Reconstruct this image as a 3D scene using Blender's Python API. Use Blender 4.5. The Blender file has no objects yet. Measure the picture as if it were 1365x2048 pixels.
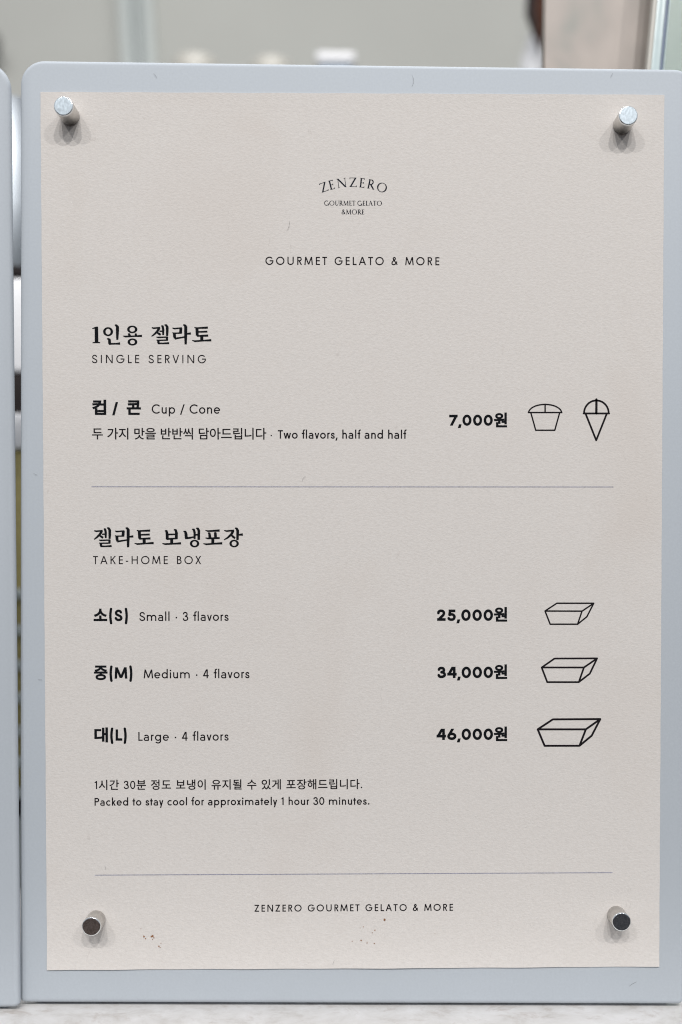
import bpy, math, random
from mathutils import Vector, Matrix, geometry
R = math.radians
random.seed(4)
scene = bpy.context.scene
COL = scene.collection
MM = 0.001

# ------------------------------------------------------------------ camera
ZC = 0.16107                       # height of the sheet's centre above the counter
cam_d = bpy.data.cameras.new('camera')
cam = bpy.data.objects.new('camera', cam_d)
COL.objects.link(cam)
cam.location = (-3.423*MM, -367.852*MM, ZC - 6.732*MM)
cam.rotation_euler = (R(90 - 1.3397), R(-0.4541), R(-0.7209))
cam_d.sensor_fit = 'VERTICAL'
cam_d.sensor_height = 36
cam_d.lens = 38
cam_d.shift_x = -0.01587
cam_d.shift_y = 0.06641
cam_d.clip_start = 0.01
cam_d.clip_end = 50
cam_d.dof.use_dof = True
cam_d.dof.focus_distance = 0.3685
cam_d.dof.aperture_fstop = 3.8
scene.camera = cam

# ------------------------------------------------------------------ world: bright ceiling above, dim floor below
w = bpy.data.worlds.new('World')
scene.world = w
w.use_nodes = True
nt = w.node_tree
bg = nt.nodes['Background']
tc = nt.nodes.new('ShaderNodeTexCoord')
sep = nt.nodes.new('ShaderNodeSeparateXYZ')
mr = nt.nodes.new('ShaderNodeMapRange')
mr.inputs[1].default_value = -1
mr.inputs[2].default_value = 1
ramp = nt.nodes.new('ShaderNodeValToRGB')
cr = ramp.color_ramp
cr.elements[0].position = 0.0
cr.elements[0].color = (0.055, 0.045, 0.04, 1)
cr.elements[1].position = 1.0
cr.elements[1].color = (0.85, 0.9, 1.0, 1)
for p, c in ((0.44, (0.06, 0.045, 0.04, 1)), (0.50, (0.25, 0.25, 0.26, 1)), (0.58, (0.62, 0.68, 0.76, 1))):
    e = cr.elements.new(p)
    e.color = c
nt.links.new(tc.outputs['Generated'], sep.inputs[0])
nt.links.new(sep.outputs['Z'], mr.inputs[0])
nt.links.new(mr.outputs[0], ramp.inputs[0])
nt.links.new(ramp.outputs[0], bg.inputs['Color'])
bg.inputs['Strength'].default_value = 0.55

# ------------------------------------------------------------------ the shop's small ceiling downlights
def downlight(x, y, z, power, radius=0.03, aim=(0, 0, ZC)):
    ld = bpy.data.lights.new('ceiling_downlight', 'AREA')
    ld.shape = 'DISK'
    ld.size = 2*radius
    ld.energy = power
    ld.color = (1.0, 0.975, 0.95)
    o = bpy.data.objects.new('ceiling_downlight', ld)
    COL.objects.link(o)
    o.location = (x, y, z)
    d = Vector(aim) - Vector((x, y, z))
    o.rotation_euler = d.to_track_quat('-Z', 'Y').to_euler()
LP = 12.0
for x, y, z, k in ((1.05, -1.7, 1.55, .75), (0.38, -1.7, 1.65, 1.1), (-0.26, -1.7, 1.65, 1.05),
                   (-0.9, -1.7, 1.55, .75), (0.05, -2.1, 1.62, .85)):
    downlight(x, y, z, LP*k)
# one more over the back of the stall, lighting the wall and what stands behind
downlight(0.30, 0.25, 1.9, 4.8, .05, (0.25, 0.85, .6))
# added unseen fill strip above the boards, brightening the things kept behind them
sd = bpy.data.lights.new('gap_fill_light', 'AREA')
sd.shape = 'RECTANGLE'
sd.size = 0.5
sd.size_y = 0.02
sd.energy = 1.0
sl = bpy.data.objects.new('gap_fill_light', sd)
COL.objects.link(sl)
sl.location = (-0.05, 0.02, 0.72)
sl.rotation_euler = (R(22), 0, 0)

scene.render.engine = 'CYCLES'
scene.cycles.filter_width = 1.1
vs = scene.view_settings
vs.view_transform = 'Standard'
vs.look = 'None'
vs.exposure = 0.0
vs.gamma = 1.0
vs.use_curve_mapping = False

# ------------------------------------------------------------------ helpers
def tag(o, label=None, cat=None, group=None, kind=None):
    if label: o['label'] = label
    if cat: o['category'] = cat
    if group: o['group'] = group
    if kind: o['kind'] = kind
    return o

def empty(name, loc=(0, 0, 0), rot=(0, 0, 0)):
    o = bpy.data.objects.new(name, None)
    o.empty_display_size = .01
    COL.objects.link(o)
    o.location = loc
    o.rotation_euler = rot
    return o

def mesh_obj(name, verts, faces, mat, parent=None, smooth=False, loc=None):
    me = bpy.data.meshes.new(name)
    me.from_pydata([tuple(v) for v in verts], [], faces)
    me.update()
    if mat: me.materials.append(mat)
    if smooth:
        me.polygons.foreach_set('use_smooth', [True]*len(me.polygons))
    o = bpy.data.objects.new(name, me)
    COL.objects.link(o)
    if parent: o.parent = parent
    if loc: o.location = loc
    return o

def auto_smooth(o, ang=35):
    me = o.data
    me.polygons.foreach_set('use_smooth', [True]*len(me.polygons))
    try:
        me.set_sharp_from_angle(angle=R(ang))
    except Exception:
        pass

def box(name, x0, x1, y0, y1, z0, z1, mat, parent=None, bev=0.0, loc=None):
    import bmesh
    bm = bmesh.new()
    vs_ = [bm.verts.new((x, y, z)) for x in (x0, x1) for y in (y0, y1) for z in (z0, z1)]
    for f in ((0, 1, 3, 2), (4, 6, 7, 5), (0, 4, 5, 1), (2, 3, 7, 6), (0, 2, 6, 4), (1, 5, 7, 3)):
        bm.faces.new([vs_[i] for i in f])
    bmesh.ops.recalc_face_normals(bm, faces=bm.faces)
    if bev:
        bmesh.ops.bevel(bm, geom=bm.edges[:], offset=bev, segments=3, profile=.5, affect='EDGES')
    me = bpy.data.meshes.new(name)
    bm.to_mesh(me)
    bm.free()
    me.materials.append(mat)
    o = bpy.data.objects.new(name, me)
    COL.objects.link(o)
    if parent: o.parent = parent
    if loc: o.location = loc
    auto_smooth(o)
    return o

def lathe(name, prof, mat, parent=None, n=48, axis='Z', loc=None, ang=35):
    """prof: (radius, height) pairs from bottom to top; closed at both ends."""
    V, F = [], []
    for r, h in prof:
        for k in range(n):
            a = 2*math.pi*k/n
            if axis == 'Z': V.append((r*math.cos(a), r*math.sin(a), h))
            else: V.append((r*math.cos(a), -h, r*math.sin(a)))
    for i in range(len(prof)-1):
        for k in range(n):
            k2 = (k+1) % n
            F.append((i*n+k, i*n+k2, (i+1)*n+k2, (i+1)*n+k))
    F.append(tuple(range(n-1, -1, -1)))
    F.append(tuple((len(prof)-1)*n+k for k in range(n)))
    o = mesh_obj(name, V, F, mat, parent, loc=loc)
    auto_smooth(o, ang)
    return o

# ------------------------------------------------------------------ materials
def mat(name, col, rough=.5, metal=0.0, spec=.5):
    m = bpy.data.materials.new(name)
    m.use_nodes = True
    b = m.node_tree.nodes['Principled BSDF']
    b.inputs['Base Color'].default_value = (*col, 1)
    b.inputs['Roughness'].default_value = rough
    b.inputs['Metallic'].default_value = metal
    b.inputs['Specular IOR Level'].default_value = spec
    return m

class N:
    """small node-building helper"""
    def __init__(s, m):
        s.nt = m.node_tree
        s.b = s.nt.nodes['Principled BSDF']
        s.tc = s.nt.nodes.new('ShaderNodeTexCoord')
    def link(s, a, b): s.nt.links.new(a, b)
    def coords(s, scale):
        mp = s.nt.nodes.new('ShaderNodeMapping')
        mp.inputs['Scale'].default_value = scale
        s.link(s.tc.outputs['Object'], mp.inputs['Vector'])
        return mp.outputs[0]
    def noise(s, scale, detail=2, rough=.5, vec=(1, 1, 1), dist=0):
        n = s.nt.nodes.new('ShaderNodeTexNoise')
        n.inputs['Scale'].default_value = scale
        n.inputs['Detail'].default_value = detail
        n.inputs['Roughness'].default_value = rough
        n.inputs['Distortion'].default_value = dist
        s.link(s.coords(vec), n.inputs['Vector'])
        return n.outputs['Fac']
    def ramp(s, fac, stops):
        r = s.nt.nodes.new('ShaderNodeValToRGB')
        e = r.color_ramp.elements
        e[0].position, e[0].color = stops[0][0], (*stops[0][1], 1)
        e[1].position, e[1].color = stops[-1][0], (*stops[-1][1], 1)
        for p, c in stops[1:-1]:
            q = e.new(p)
            q.color = (*c, 1)
        s.link(fac, r.inputs[0])
        return r.outputs[0]
    def mix(s, fac, a, b, mode='MIX'):
        n = s.nt.nodes.new('ShaderNodeMix')
        n.data_type = 'RGBA'
        n.blend_type = mode
        for sock, v in ((n.inputs[0], fac), (n.inputs[6], a), (n.inputs[7], b)):
            if hasattr(v, 'is_output'): s.link(v, sock)
            elif isinstance(v, tuple): sock.default_value = (*v, 1)
            else: sock.default_value = v
        return n.outputs[2]
    def math(s, op, a, b):
        n = s.nt.nodes.new('ShaderNodeMath')
        n.operation = op
        for sock, v in ((n.inputs[0], a), (n.inputs[1], b)):
            if hasattr(v, 'is_output'): s.link(v, sock)
            else: sock.default_value = v
        return n.outputs[0]
    def bump(s, h, strength, dist):
        n = s.nt.nodes.new('ShaderNodeBump')
        n.inputs['Strength'].default_value = strength
        n.inputs['Distance'].default_value = dist
        s.link(h, n.inputs['Height'])
        s.link(n.outputs[0], s.b.inputs['Normal'])

def speckle(m, base, amp, scale, vec=(1, 1, 1)):
    q = N(m)
    f = q.noise(scale, 3, .6, vec)
    lo = tuple(max(0, c*(1-amp)) for c in base)
    hi = tuple(min(1, c*(1+amp)) for c in base)
    c = q.ramp(f, [(.3, lo), (.7, hi)])
    q.link(c, q.b.inputs['Base Color'])
    return q, c

# paper: warm off-white felt-marked card with faint pinkish stains, deepened to colour in some soft shade
PAPER = mat('paper', (.62, .575, .535), .92, 0, .15)
q = N(PAPER)
g1 = q.noise(900, 3, .65, (1, 1, 1.7))
g2 = q.noise(2600, 2, .6)
c = q.ramp(g1, [(.25, (.600, .573, .547)), (.75, (.692, .665, .640))])
c = q.mix(q.ramp(g2, [(.35, (0, 0, 0)), (.65, (.5, .5, .5))]), c, (.66, .612, .572))
st = q.noise(17, 3, .55, (1, 1, .8), .6)
c = q.mix(q.ramp(st, [(.55, (0, 0, 0)), (.75, (.36, .36, .36))]), c, (.585, .53, .485))
fb = q.noise(420, 1, .5, (1, 1, .35), 1.5)
c = q.mix(q.ramp(fb, [(.76, (0, 0, 0)), (.80, (.16, .16, .16))]), c, (.36, .32, .29))
q.link(c, q.b.inputs['Base Color'])
q.bump(q.math('ADD', g1, q.math('MULTIPLY', g2, .5)), .35, .00025)

# powder-coated steel, pale blue grey
COAT = mat('powder_coat', (.45, .488, .528), .55, 0, .2)
q, c = speckle(COAT, (.45, .488, .528), .03, 1200)
big = q.noise(14, 2, .5)
c = q.mix(q.ramp(big, [(.4, (0, 0, 0)), (.7, (.35, .35, .35))]), c, (.435, .471, .508))
q.link(c, q.b.inputs['Base Color'])
q.bump(q.noise(1500, 2, .5), .12, .0001)

INK = mat('black_ink', (.004, .005, .007), .8, 0, .12)
INK_THIN = mat('charcoal_ink', (.009, .007, .009), .8, 0, .12)
INK_LOGO = mat('navy_ink', (.006, .009, .018), .8, 0, .12)
INK_LINE = mat('grey_violet_ink', (.29, .29, .36), .8, 0, .2)
for m_ in (INK, INK_THIN, INK_LOGO, INK_LINE):
    b_ = tuple(m_.node_tree.nodes['Principled BSDF'].inputs['Base Color'].default_value)[:3]
    speckle(m_, b_, .35, 2200)

STEEL = mat('magnet_side_steel', (.62, .60, .57), .33, 1)
q, c = speckle(STEEL, (.62, .60, .57), .08, 1500, (1, 6, 1))
FACE = mat('magnet_face_steel', (.50, .56, .60), .28, 1)
q, c = speckle(FACE, (.50, .56, .60), .22, 1700, (1, 1, .6))
q.bump(q.noise(2400, 3, .6), .04, .0001)
FACE_BROWN_REFL = mat('magnet_face_brown_reflection', (.30, .245, .225), .4, 1)  # dim brown reflection of the floor put into the steel's colour
q, c = speckle(FACE_BROWN_REFL, (.30, .245, .225), .35, 1800)
FACE_BLACK_REFL = mat('magnet_face_black_reflection', (.22, .235, .26), .38, 1)  # same kind of steel face, its near-black reflection painted in as colour
q, c = speckle(FACE_BLACK_REFL, (.22, .235, .26), .3, 1800)
RIM = mat('magnet_rim_chrome', (.85, .87, .88), .12, 1)
speckle(RIM, (.85, .87, .88), .06, 900)

STONE = mat('counter_stone', (.6, .58, .56), .4, 0, .4)
q = N(STONE)
a = q.noise(85, 6, .7, (.8, 1, 1), .4)
c = q.ramp(a, [(.3, (.50, .475, .45)), (.46, (.62, .605, .59)), (.68, (.71, .70, .695))])
dn = q.noise(130, 4, .7, (.8, 1, 1), .6)
c = q.mix(q.ramp(dn, [(.55, (0, 0, 0)), (.72, (.5, .5, .5))]), c, (.40, .34, .30))
q.link(c, q.b.inputs['Base Color'])
q.bump(q.noise(600, 3, .6), .15, .0003)

STAIN = mat('brown_stain', (.22, .10, .04), .8)
speckle(STAIN, (.26, .11, .04), .4, 1500)
LINT = mat('dark_fibre', (.06, .055, .055), .9)
speckle(LINT, (.06, .055, .055), .3, 900)
WALLM = mat('painted_wall', (.46, .465, .435), .8)
speckle(WALLM, (.46, .465, .435), .06, 3)
TRIM = mat('pale_trim', (.50, .55, .54), .35)
speckle(TRIM, (.50, .55, .54), .05, 8)
DARKGAP = mat('dark_seal', (.07, .072, .066), .7)
speckle(DARKGAP, (.07, .072, .066), .1, 30)
WHITE = mat('white_plastic', (.72, .72, .74), .35)
speckle(WHITE, (.72, .72, .74), .03, 60)
CREAM = mat('cream_plastic', (.68, .65, .57), .4)
speckle(CREAM, (.46, .445, .40), .03, 60)
BLUEB = mat('blue_grey_plastic', (.25, .32, .40), .4)
speckle(BLUEB, (.25, .32, .40), .05, 60)
OLIVE = mat('olive_paint', (.215, .175, .065), .5)
speckle(OLIVE, (.36, .30, .12), .07, 70, (1, 1, 4))
BARM = mat('grey_green_bar', (.36, .39, .38), .4)
speckle(BARM, (.36, .39, .38), .06, 90)
BLACKP = mat('dark_plastic', (.018, .014, .014), .7, 0, .15)
speckle(BLACKP, (.018, .014, .014), .2, 60)
CHROME = mat('polished_steel', (.36, .39, .42), .45, 1)
speckle(CHROME, (.36, .39, .42), .04, 60)
TAN = mat('tan_board', (.44, .38, .34), .45)
q = N(TAN)
a = q.noise(42, 2, .45, (1, 1, .7), .3)
c = q.ramp(a, [(.34, (.20, .20, .175)), (.5, (.29, .25, .22)), (.68, (.36, .305, .27))])
q.link(c, q.b.inputs['Base Color'])
BROWN = mat('dark_brown_wood', (.05, .02, .012), .7, 0, .1)
speckle(BROWN, (.05, .02, .012), .3, 60, (4, 4, 1))
EDGE = mat('glass_cut_edge', (.50, .60, .61), .2, 0, .6)
speckle(EDGE, (.50, .60, .61), .06, 60)
SEAL = mat('slate_blue_seal', (.10, .14, .21), .4)
speckle(SEAL, (.10, .14, .21), .1, 60)
PANE = mat('greenish_glass', (.80, .90, .85), .08)
q = N(PANE)
q.b.inputs['Transmission Weight'].default_value = .6
q.b.inputs['IOR'].default_value = 1.45
cc = q.ramp(q.noise(6, 2), [(.3, (.78, .89, .83)), (.7, (.82, .92, .87))])
q.link(cc, q.b.inputs['Base Color'])
GOTHIC = {
    '컵': '213,285 213,-66 794,-66 794,285 712,285 712,178 295,178 295,285|295,112 712,112 712,2 295,2|711,827 711,592 515,592 515,524 711,524 711,330 794,330 794,827|114,779 114,711 428,711 426,691 422,671 418,652 413,633 406,615 69,600 83,532 373,554 334,508 286,466 226,428 156,395 74,367 107,301 257,361 372,439 453,535 501,649 517,779',
    '콘': '147,784 147,716 684,716 684,707 683,617 125,600 137,530 679,555 677,529 674,502 670,474 665,445 659,414 741,407 753,478 761,542 764,601 766,655 766,707 766,784|382,478 382,347 51,347 51,280 866,280 866,347 465,347 465,478|154,203 154,-64 786,-64 786,4 237,4 237,203',
    '두': '162,774 162,423 766,423 766,490 246,490 246,706 754,706 754,774|49,305 49,237 416,237 416,-75 498,-75 498,237 869,237 869,305',
    '가': '662,827 662,-77 745,-77 745,391 889,391 889,460 745,460 745,827|97,730 97,661 429,661 405,538 355,425 281,324 180,234 55,158 101,94 256,192 372,307 452,437 497,579 512,730',
    '지': '707,827 707,-78 790,-78 790,827|79,734 79,665 289,665 289,551 277,457 242,365 190,281 125,211 50,162 98,96 158,134 213,185 262,247 302,317 332,394 363,322 403,257 452,201 507,154 568,118 614,184 538,230 472,294 420,372 385,460 373,551 373,665 584,665 584,734',
    '맛': '87,758 87,356 494,356 494,758|412,691 412,423 168,423 168,691|669,827 669,226 752,226 752,511 885,511 885,580 752,580 752,827|437,269 437,242 421,169 377,106 312,54 229,16 136,-8 169,-74 248,-54 320,-24 385,16 439,64 479,122 519,64 573,16 637,-24 710,-54 788,-74 821,-8 728,16 645,54 579,106 535,169 519,242 519,269',
    '을': '458,811 348,804 260,785 194,754 154,710 140,655 154,600 194,556 260,524 348,505 458,498 568,505 656,524 722,556 762,600 776,655 762,710 722,754 656,785 568,804|458,749 539,745 604,733 652,714 681,687 691,655 681,622 652,596 604,577 539,565 458,561 377,565 313,577 265,596 236,622 226,655 236,687 265,714 313,733 377,745|50,437 50,370 867,370 867,437|151,-3 151,-68 789,-68 789,-3 232,-3 232,89 762,89 762,293 149,293 149,230 681,230 681,150 151,150',
    '반': '87,761 87,314 506,314 506,761 424,761 424,610 169,610 169,761|169,545 424,545 424,381 169,381|669,826 669,162 752,162 752,484 885,484 885,553 752,553 752,826|189,226 189,-58 792,-58 792,10 271,10 271,226',
    '씩': '184,248 184,181 718,181 718,-78 801,-78 801,248|718,827 718,296 801,296 801,827|435,773 435,680 433,632 424,580 409,526 384,475 349,429 314,476 289,528 274,582 265,634 263,680 263,773 184,773 184,680 179,622 164,561 138,500 98,445 43,401 89,341 127,369 159,403 185,441 206,482 222,526 236,481 255,437 280,397 311,361 349,331 386,360 417,395 442,434 461,477 475,521 491,478 512,437 539,400 571,368 609,341 655,401 600,443 560,495 533,555 518,618 513,680 513,773',
    '담': '184,267 184,-65 752,-65 752,267|670,200 670,2 265,2 265,200|669,827 669,315 752,315 752,537 885,537 885,606 752,606 752,827|92,766 92,366 162,366 266,367 356,369 435,375 509,384 583,397 573,464 503,452 433,444 358,438 273,435 174,434 174,699 489,699 489,766',
    '아': '290,757 215,743 153,701 105,636 74,548 63,442 74,335 105,247 153,182 215,140 290,126 365,140 427,182 475,247 506,335 517,442 506,548 475,636 427,701 365,743|290,683 339,672 380,640 411,590 431,523 438,442 431,360 411,293 380,243 339,211 290,200 241,211 200,243 169,293 149,360 142,442 149,523 169,590 200,640 241,672|662,827 662,-78 745,-78 745,396 893,396 893,466 745,466 745,827',
    '드': '50,114 50,45 870,45 870,114|154,743 154,325 775,325 775,393 236,393 236,675 766,675 766,743',
    '립': '708,826 708,329 791,329 791,826|207,284 207,-66 791,-66 791,284 709,284 709,178 289,178 289,284|289,112 709,112 709,2 289,2|95,783 95,715 424,715 424,602 97,602 97,348 170,348 265,349 354,351 438,356 522,365 609,377 599,445 516,433 435,425 354,420 269,418 178,417 178,537 505,537 505,783',
    '니': '708,827 708,-78 790,-78 790,827|107,227 107,155 181,155 267,156 354,161 442,169 532,182 625,199 614,269 526,253 439,241 354,233 271,228 189,227 189,738 107,738',
    '다': '662,827 662,-79 745,-79 745,401 893,401 893,470 745,470 745,827|89,739 89,147 160,147 256,148 344,150 426,156 506,164 588,177 578,248 500,236 424,227 345,221 262,218 171,217 171,671 508,671 508,739',
    '소': '415,328 415,108 50,108 50,40 870,40 870,108 497,108 497,328|412,766 412,697 393,610 342,531 267,464 178,415 82,386 118,317 201,342 280,381 352,432 412,495 456,568 501,495 561,432 633,381 712,342 795,317 831,386 735,415 645,464 570,531 518,610 499,697 499,766',
    '중': '458,177 536,173 598,161 645,142 674,116 684,83 674,50 645,24 598,4 536,-8 458,-12 380,-8 317,4 271,24 242,50 232,83 242,116 271,142 317,161 380,173|50,404 50,336 417,336 417,241 324,231 249,209 194,177 160,135 148,83 162,27 201,-17 265,-49 351,-69 458,-76 564,-69 650,-49 714,-17 753,27 767,83 755,135 721,177 666,209 591,231 499,241 499,336 867,336 867,404|125,785 125,718 405,718 385,661 338,612 271,571 188,541 96,524 125,458 213,475 293,502 363,540 419,587 458,642 498,587 554,540 624,502 705,475 792,458 822,524 729,541 646,571 578,612 532,661 512,718 793,718 793,785',
    '대': '533,807 533,-31 610,-31 610,396 738,396 738,-78 817,-78 817,827 738,827 738,464 610,464 610,807|82,717 82,145 141,145 218,146 287,148 351,153 413,160 476,172 468,241 410,230 354,223 295,219 233,216 165,215 165,649 418,649 418,717',
    '시': '707,827 707,-79 790,-79 790,827|288,749 288,587 276,485 241,387 189,300 122,229 45,179 96,110 157,149 212,200 261,263 301,334 331,413 361,339 401,271 449,213 503,164 562,128 612,194 536,242 470,311 418,395 383,489 371,587 371,749',
    '간': '668,827 668,166 752,166 752,483 885,483 885,553 752,553 752,827|88,757 88,688 419,688 395,597 344,515 268,443 170,383 51,336 86,269 230,329 347,409 435,508 490,624 509,757|188,233 188,-58 791,-58 791,10 271,10 271,233',
    '분': '158,798 158,436 760,436 760,798 678,798 678,683 240,683 240,798|240,619 678,619 678,503 240,503|49,349 49,282 424,282 424,107 506,107 506,282 869,282 869,349|153,188 153,-58 778,-58 778,10 235,10 235,188',
    '정': '496,260 393,253 309,231 247,197 208,150 195,91 208,33 247,-14 309,-48 393,-70 496,-77 599,-70 683,-48 745,-14 784,33 797,91 784,150 745,197 683,231 599,253|496,195 571,191 632,177 677,156 705,127 715,91 705,55 677,27 632,6 571,-8 496,-12 421,-8 360,6 315,27 287,55 277,91 287,127 315,156 360,177 421,191|711,827 711,592 533,592 533,523 711,523 711,288 794,288 794,827|79,761 79,693 280,693 280,662 269,586 239,515 191,452 128,400 53,362 96,296 157,325 211,364 258,411 296,465 324,525 352,472 388,424 432,382 483,348 541,321 583,387 510,422 449,470 403,529 374,594 364,663 364,693 562,693 562,761',
    '도': '154,754 154,337 417,337 417,105 50,105 50,36 870,36 870,105 499,105 499,337 775,337 775,404 237,404 237,686 766,686 766,754',
    '보': '229,534 689,534 689,368 229,368|146,763 146,300 417,300 417,106 50,106 50,37 870,37 870,106 499,106 499,300 771,300 771,763 689,763 689,602 229,602 229,763',
    '냉': '515,265 412,257 328,236 266,200 227,153 213,94 227,36 266,-12 328,-47 412,-68 515,-76 617,-68 701,-47 764,-12 803,36 817,94 803,153 764,200 701,236 617,257|515,199 590,194 650,181 696,159 724,130 734,94 724,58 696,29 650,8 590,-5 515,-10 440,-5 379,8 334,29 305,58 295,94 305,130 334,159 379,181 440,194|530,809 530,312 608,312 608,522 733,522 733,279 812,279 812,826 733,826 733,591 608,591 608,809|94,430 94,361 152,361 215,362 278,364 342,369 407,377 477,389 468,458 406,447 346,439 289,434 233,431 177,430 177,754 94,754',
    '이': '707,827 707,-79 790,-79 790,827|313,757 238,743 174,701 125,636 94,548 83,442 94,335 125,247 174,182 238,140 313,126 388,140 451,182 500,247 531,335 542,442 531,548 500,636 451,701 388,743|313,683 362,672 403,640 435,590 455,523 462,442 455,360 435,293 403,243 362,211 313,200 263,211 222,243 190,293 170,360 163,442 170,523 190,590 222,640 263,672',
    '유': '457,791 352,782 265,756 198,715 156,660 141,593 156,527 198,472 265,431 352,406 457,397 563,406 650,431 717,472 759,527 774,593 759,660 717,715 650,756 563,782|457,724 535,718 599,701 647,674 678,637 689,593 678,549 647,513 599,487 535,470 457,464 380,470 316,487 268,513 237,549 226,593 237,637 268,674 316,701 380,718|49,312 49,244 260,244 260,-78 345,-78 345,244 571,244 571,-78 655,-78 655,244 869,244 869,312',
    '될': '709,826 709,340 791,340 791,826|66,361 173,362 288,365 407,371 526,381 643,396 639,454 393,435 393,525 571,525 571,590 222,590 222,724 561,724 561,788 137,788 137,525 309,525 309,432 55,428|197,-1 197,-68 822,-68 822,-1 278,-1 278,88 791,88 791,299 195,299 195,233 710,233 710,151 197,151',
    '수': '416,795 416,744 398,670 349,604 277,548 189,507 92,483 125,416 208,436 287,469 358,512 416,565 460,627 503,565 562,512 632,469 711,436 794,416 827,483 730,507 642,549 569,605 520,671 502,744 502,795|50,318 50,249 416,249 416,-78 498,-78 498,249 867,249 867,318',
    '있': '708,826 708,310 791,310 791,826|306,774 229,764 164,736 114,691 81,632 70,562 81,493 114,435 164,390 229,362 306,352 383,362 448,390 498,435 531,493 542,562 531,632 498,691 448,736 383,764|306,704 357,697 399,678 432,648 454,609 461,562 454,515 432,477 399,447 357,428 306,421 255,428 213,447 180,477 158,515 151,562 158,609 180,648 213,678 255,697|610,270 610,222 605,178 589,132 563,86 527,44 481,8 436,41 400,81 375,126 360,174 355,222 355,270 275,270 275,222 267,169 244,117 207,69 157,27 94,-4 135,-65 184,-42 226,-13 262,21 291,60 314,102 334,58 360,18 394,-18 435,-49 483,-73 529,-48 569,-17 602,20 629,61 649,105 671,61 701,22 737,-13 781,-42 831,-65 872,-4 809,25 759,65 722,113 699,166 691,222 691,270',
    '게': '739,827 739,-78 818,-78 818,827|89,712 89,644 355,644 336,534 297,431 237,337 155,252 50,177 98,117 169,164 231,215 283,270 328,328 364,390 551,390 551,-32 629,-32 629,803 551,803 551,457 394,457 410,506 422,556 431,607 435,659 437,712',
    '포': '124,376 124,310 416,310 416,104 50,104 50,34 870,34 870,104 498,104 498,310 791,310 791,376 652,376 652,672 793,672 793,740 122,740 122,672 262,672 262,376|345,672 570,672 570,376 345,376',
    '장': '464,257 362,250 279,229 218,195 179,149 166,91 179,33 218,-13 279,-47 362,-69 464,-76 565,-69 648,-47 709,-13 747,33 760,91 747,149 709,195 648,229 565,250|464,191 538,187 598,174 642,153 670,126 679,91 670,56 642,28 598,7 538,-6 464,-10 390,-6 330,7 285,28 258,56 248,91 258,126 285,153 330,174 390,187|71,760 71,692 273,692 273,656 262,581 232,511 185,449 122,399 46,363 88,297 150,325 204,362 250,408 288,460 316,519 344,468 380,422 425,382 476,349 535,324 574,389 501,422 440,468 395,524 366,588 356,657 356,692 555,692 555,760|669,827 669,282 752,282 752,528 885,528 885,597 752,597 752,827',
    '해': '273,544 210,534 156,506 115,463 88,406 79,338 88,270 115,212 156,169 210,141 273,131 337,141 390,169 431,212 458,270 467,338 458,406 431,463 390,506 337,534|273,474 312,467 345,449 371,420 387,382 393,338 387,293 371,256 345,227 312,208 273,202 234,208 201,227 175,256 159,293 153,338 159,382 175,420 201,449 234,467|232,800 232,672 48,672 48,604 497,604 497,672 314,672 314,800|542,806 542,-34 620,-34 620,378 736,378 736,-78 815,-78 815,827 736,827 736,446 620,446 620,806',
    '원': '339,790 265,783 204,762 157,729 127,685 117,632 127,579 157,535 204,503 265,482 339,475 413,482 474,503 521,535 551,579 561,632 551,685 521,729 474,762 413,783|339,728 386,724 426,711 456,691 475,664 482,632 475,600 456,574 426,554 386,541 339,537 291,541 252,554 221,574 202,600 195,632 202,664 221,691 252,711 291,724|56,340 306,344 306,170 389,170 389,349 438,352 488,357 537,362 586,368 634,375 628,435 510,423 388,415 267,411 151,409 45,408|523,292 523,232 707,232 707,139 790,139 790,826 707,826 707,292|173,206 173,-58 812,-58 812,10 256,10 256,206',
}
# ------------------------------------------------------------------ lettering
# Every sign is a set of polygons; a union by winding number turns them into ONE flat mesh.
def area(p):
    return sum(p[i-1][0]*p[i][1] - p[i][0]*p[i-1][1] for i in range(len(p)))/2
def ccw(p):
    return p if area(p) > 0 else p[::-1]
def rect(x0, y0, x1, y1):
    return [(x0, y0), (x1, y0), (x1, y1), (x0, y1)]
def dia(xa, ya, xb, yb, w):
    """diagonal bar cut off level at both ends"""
    h = w/2*math.hypot(xb-xa, yb-ya)/abs(yb-ya)
    return ccw([(xa-h, ya), (xa+h, ya), (xb+h, yb), (xb-h, yb)])
def arc(cx, cy, rx, ry, a0, a1, w):
    """arc of an ellipse drawn with a pen of width w; rx, ry run to the pen's centre"""
    n = max(6, int(abs(a1-a0)/9))
    o, i = [], []
    for k in range(n+1):
        a = R(a0 + (a1-a0)*k/n)
        c, s = math.cos(a), math.sin(a)
        o.append((cx+(rx+w/2)*c, cy+(ry+w/2)*s))
        i.append((cx+(rx-w/2)*c, cy+(ry-w/2)*s))
    return ccw(o + i[::-1])
def ring(cx, cy, rx, ry, w, w2=None, ax=None):
    """closed ring: outer contour, inner contour as a hole"""
    w2 = w if w2 is None else w2
    T = [2*math.pi*k/40 for k in range(40)]
    o = [(cx+(rx+w/2)*math.cos(t), cy+(ry+w2/2)*math.sin(t)) for t in T]
    i = [(cx+(rx-w/2)*math.cos(t), cy+(ry-w2/2)*math.sin(t)) for t in T]
    return [o, i[::-1]]
def disc(x, y, r, n=12):
    return [(x+r*math.cos(2*math.pi*k/n), y+r*math.sin(2*math.pi*k/n)) for k in range(n)]
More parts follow.
